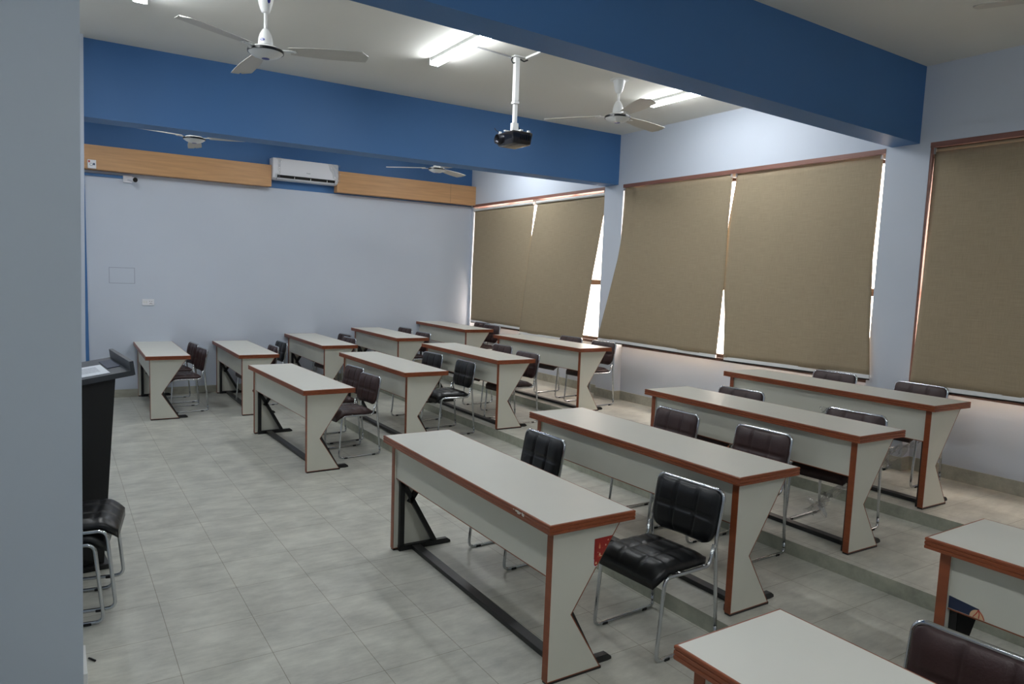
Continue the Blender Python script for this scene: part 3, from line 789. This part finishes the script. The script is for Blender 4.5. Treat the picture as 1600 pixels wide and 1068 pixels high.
# wall socket
t = thing('wall_socket', 'white wall socket plate on the back wall, above the leftmost far desk', 'wall socket', (1.08, YB, 1.305))
bm = BM(); box(bm, -.075, .075, -.012, 0, -.043, .043, bev=.003); obj('socket_plate', bm, M['white_plastic'], t)
bm = BM()
for x in (-.05, -.02): box(bm, x-.009, x+.009, -.0145, -.0118, -.018, .018)
obj('switch_rocker', bm, M['white_paint'], t)
bm = BM()
for x, z in ((.02,.012),(.045,.012),(.0325,-.014),(.02,-.02),(.045,-.02)): box(bm, x-.0035, x+.0035, -.0128, -.0119, z-.0045, z+.0045)
obj('socket_hole', bm, M['dark'], t)
# sticker-marked box on the left pelmet
t = thing('power_outlet', 'white power outlet with red and blue marks on the left wooden box', 'power outlet', (.444, 10.72, 3.075))
bm = BM(); box(bm, -.048, .048, -.03, 0, -.054, .054, bev=.003); obj('outlet_plate', bm, M['white_plastic'], t)
bm = BM(); box(bm, -.04, -.02, -.0312, -.0298, .018, .045); obj('red_sticker', bm, M['redmark'], t)
bm = BM(); box(bm, .012, .034, -.0312, -.0298, -.012, .014); obj('blue_sticker', bm, M['bluemark'], t)
bm = BM(); lathe(bm, [(.014,0),(.016,.001),(.018,0)], 20); bmesh.ops.rotate(bm, matrix=Matrix.Rotation(pi/2, 3, 'X'), verts=bm.verts); bmesh.ops.translate(bm, vec=(-.008,-.031,-.006), verts=bm.verts); obj('socket_ring', bm, M['mark'], t)

# ------------------------------------------------------------------ lectern
t = thing('lectern', 'black lectern with slanted grey top at the left, behind the near wall edge', 'lectern', (0, 4.95, 0), .085)
# audience side is +X; slanted top rises towards +X
def slab(bm, x0, z0, x1, z1, ya, yb, th):
    d = Vector((x1-x0, z1-z0)).normalized(); n = Vector((-d.y, d.x))*th
    prism(bm, [(x0, z0), (x1, z1), (x1+n.x*-1, z1-n.y), (x0-n.x, z0-n.y)], 'y', ya, yb)
bm = BM(); slab(bm, -.28, 1.095, .345, 1.195, -.36, .37, .03); obj('slanted_top', bm, M['podium_top'], t)
bm = BM(); prism(bm, [(.335,1.165),(.357,1.168),(.347,1.25),(.325,1.247)], 'y', -.36, .37); obj('top_lip', bm, M['podium_top'], t)
bm = BM(); hexa(bm, [(-.16,-.26,.03),(.185,-.26,.03),(.185,.27,.03),(-.16,.27,.03),(-.22,-.28,1.07),(.265,-.28,1.15),(.265,.29,1.15),(-.22,.29,1.07)]); obj('body', bm, M['podium'], t)
bm = BM(); box(bm, -.22, .21, -.3, .31, 0, .03, bev=.004); obj('base', bm, M['podium'], t)
def ontop(name, x0, x1, ya, yb, m, lab, cat, th=.003, dz=0, skew=0):
    f = lambda x: 1.095+(x+.28)*.1/.625+.0006+dz
    bm = BM(); hexa(bm, [(x0,ya,f(x0)),(x1,ya+skew,f(x1)),(x1,yb+skew,f(x1)),(x0,yb,f(x0)),(x0,ya,f(x0)+th),(x1,ya+skew,f(x1)+th),(x1,yb+skew,f(x1)+th),(x0,yb,f(x0)+th)])
    o = obj(name, bm, m); o.location = (0, 4.95, 0); o.rotation_euler.z = .085
    if lab: tag(o, lab, cat)
    return o
p = ontop('paper_sheet', -.06, .235, -.27, .12, M['paper'], 'white printed sheet of paper lying on the lectern', 'paper', .002, 0, -.03)
bm = BM(); f = lambda x: 1.095+(x+.28)*.1/.625+.0030
for k in range(9):
    y = -.17+k*.025; 
    hexa(bm, [(.0,y,f(0)),(.2,y-.02,f(.2)),(.2,y-.016,f(.2)),(.0,y+.004,f(0)),(.0,y,f(0)+.0003),(.2,y-.02,f(.2)+.0003),(.2,y-.016,f(.2)+.0003),(.0,y+.004,f(0)+.0003)])
obj('printed_lines', bm, M['ink'], p)
ontop('folder', .245, .315, -.12, .22, M['navy'], 'dark navy folder beside the paper on the lectern', 'folder', .004, -.0)
bm = BM(); tube(bm, [(.088, 3.60, .005), (.112, 3.56, .005)], .0045, 8); tag(obj('pen_cap', bm, M['dark'], smooth=True), 'small black pen cap lying on the floor beside the near wall', 'pen cap')

# ------------------------------------------------------------------ outside light
w = bpy.data.worlds.new('sky'); bpy.context.scene.world = w; w.use_nodes = True
bg = w.node_tree.nodes['Background']; bg.inputs['Color'].default_value = (1.0, .80, .70, 1); bg.inputs['Strength'].default_value = 12.5

# ------------------------------------------------------------------ camera
F_, YAW, PITCH, ROLL, H = 1103.09, .5708, .1040, .0354, 1.8079
CX, CY = 791.82, 549.54
YAW, PITCH, ROLL = 0.570817, 0.104037, 0.035410
cam = bpy.data.cameras.new('camera'); co = bpy.data.objects.new('camera', cam); C.objects.link(co)
cy, sy, cp, sp, cr, sr = cos(YAW), sin(YAW), cos(PITCH), sin(PITCH), cos(ROLL), sin(ROLL)
fwd = Vector((sy*cp, cy*cp, -sp)); right = Vector((cy, -sy, 0)); up = right.cross(fwd)
r2 = right*cr+up*sr; u2 = -right*sr+up*cr
co.matrix_world = Matrix(((r2.x, u2.x, -fwd.x, 0), (r2.y, u2.y, -fwd.y, 0), (r2.z, u2.z, -fwd.z, H), (0,0,0,1)))
cam.sensor_fit = 'HORIZONTAL'; cam.sensor_width = 36; cam.lens = F_*36/1600
cam.shift_x = (800-CX)/1600; cam.shift_y = (CY-534)/1600; cam.clip_start = .05
cam.dof.use_dof = False
sc = bpy.context.scene; sc.camera = co
sc.view_settings.view_transform = 'Standard'; sc.view_settings.look = 'None'; sc.view_settings.gamma = 1; sc.view_settings.use_curve_mapping = False
sc.view_settings.exposure = .2
sc.cycles.use_denoising = True; sc.cycles.max_bounces = 10; sc.cycles.diffuse_bounces = 5; sc.cycles.transparent_max_bounces = 12
sc.cycles.sample_clamp_indirect = 6
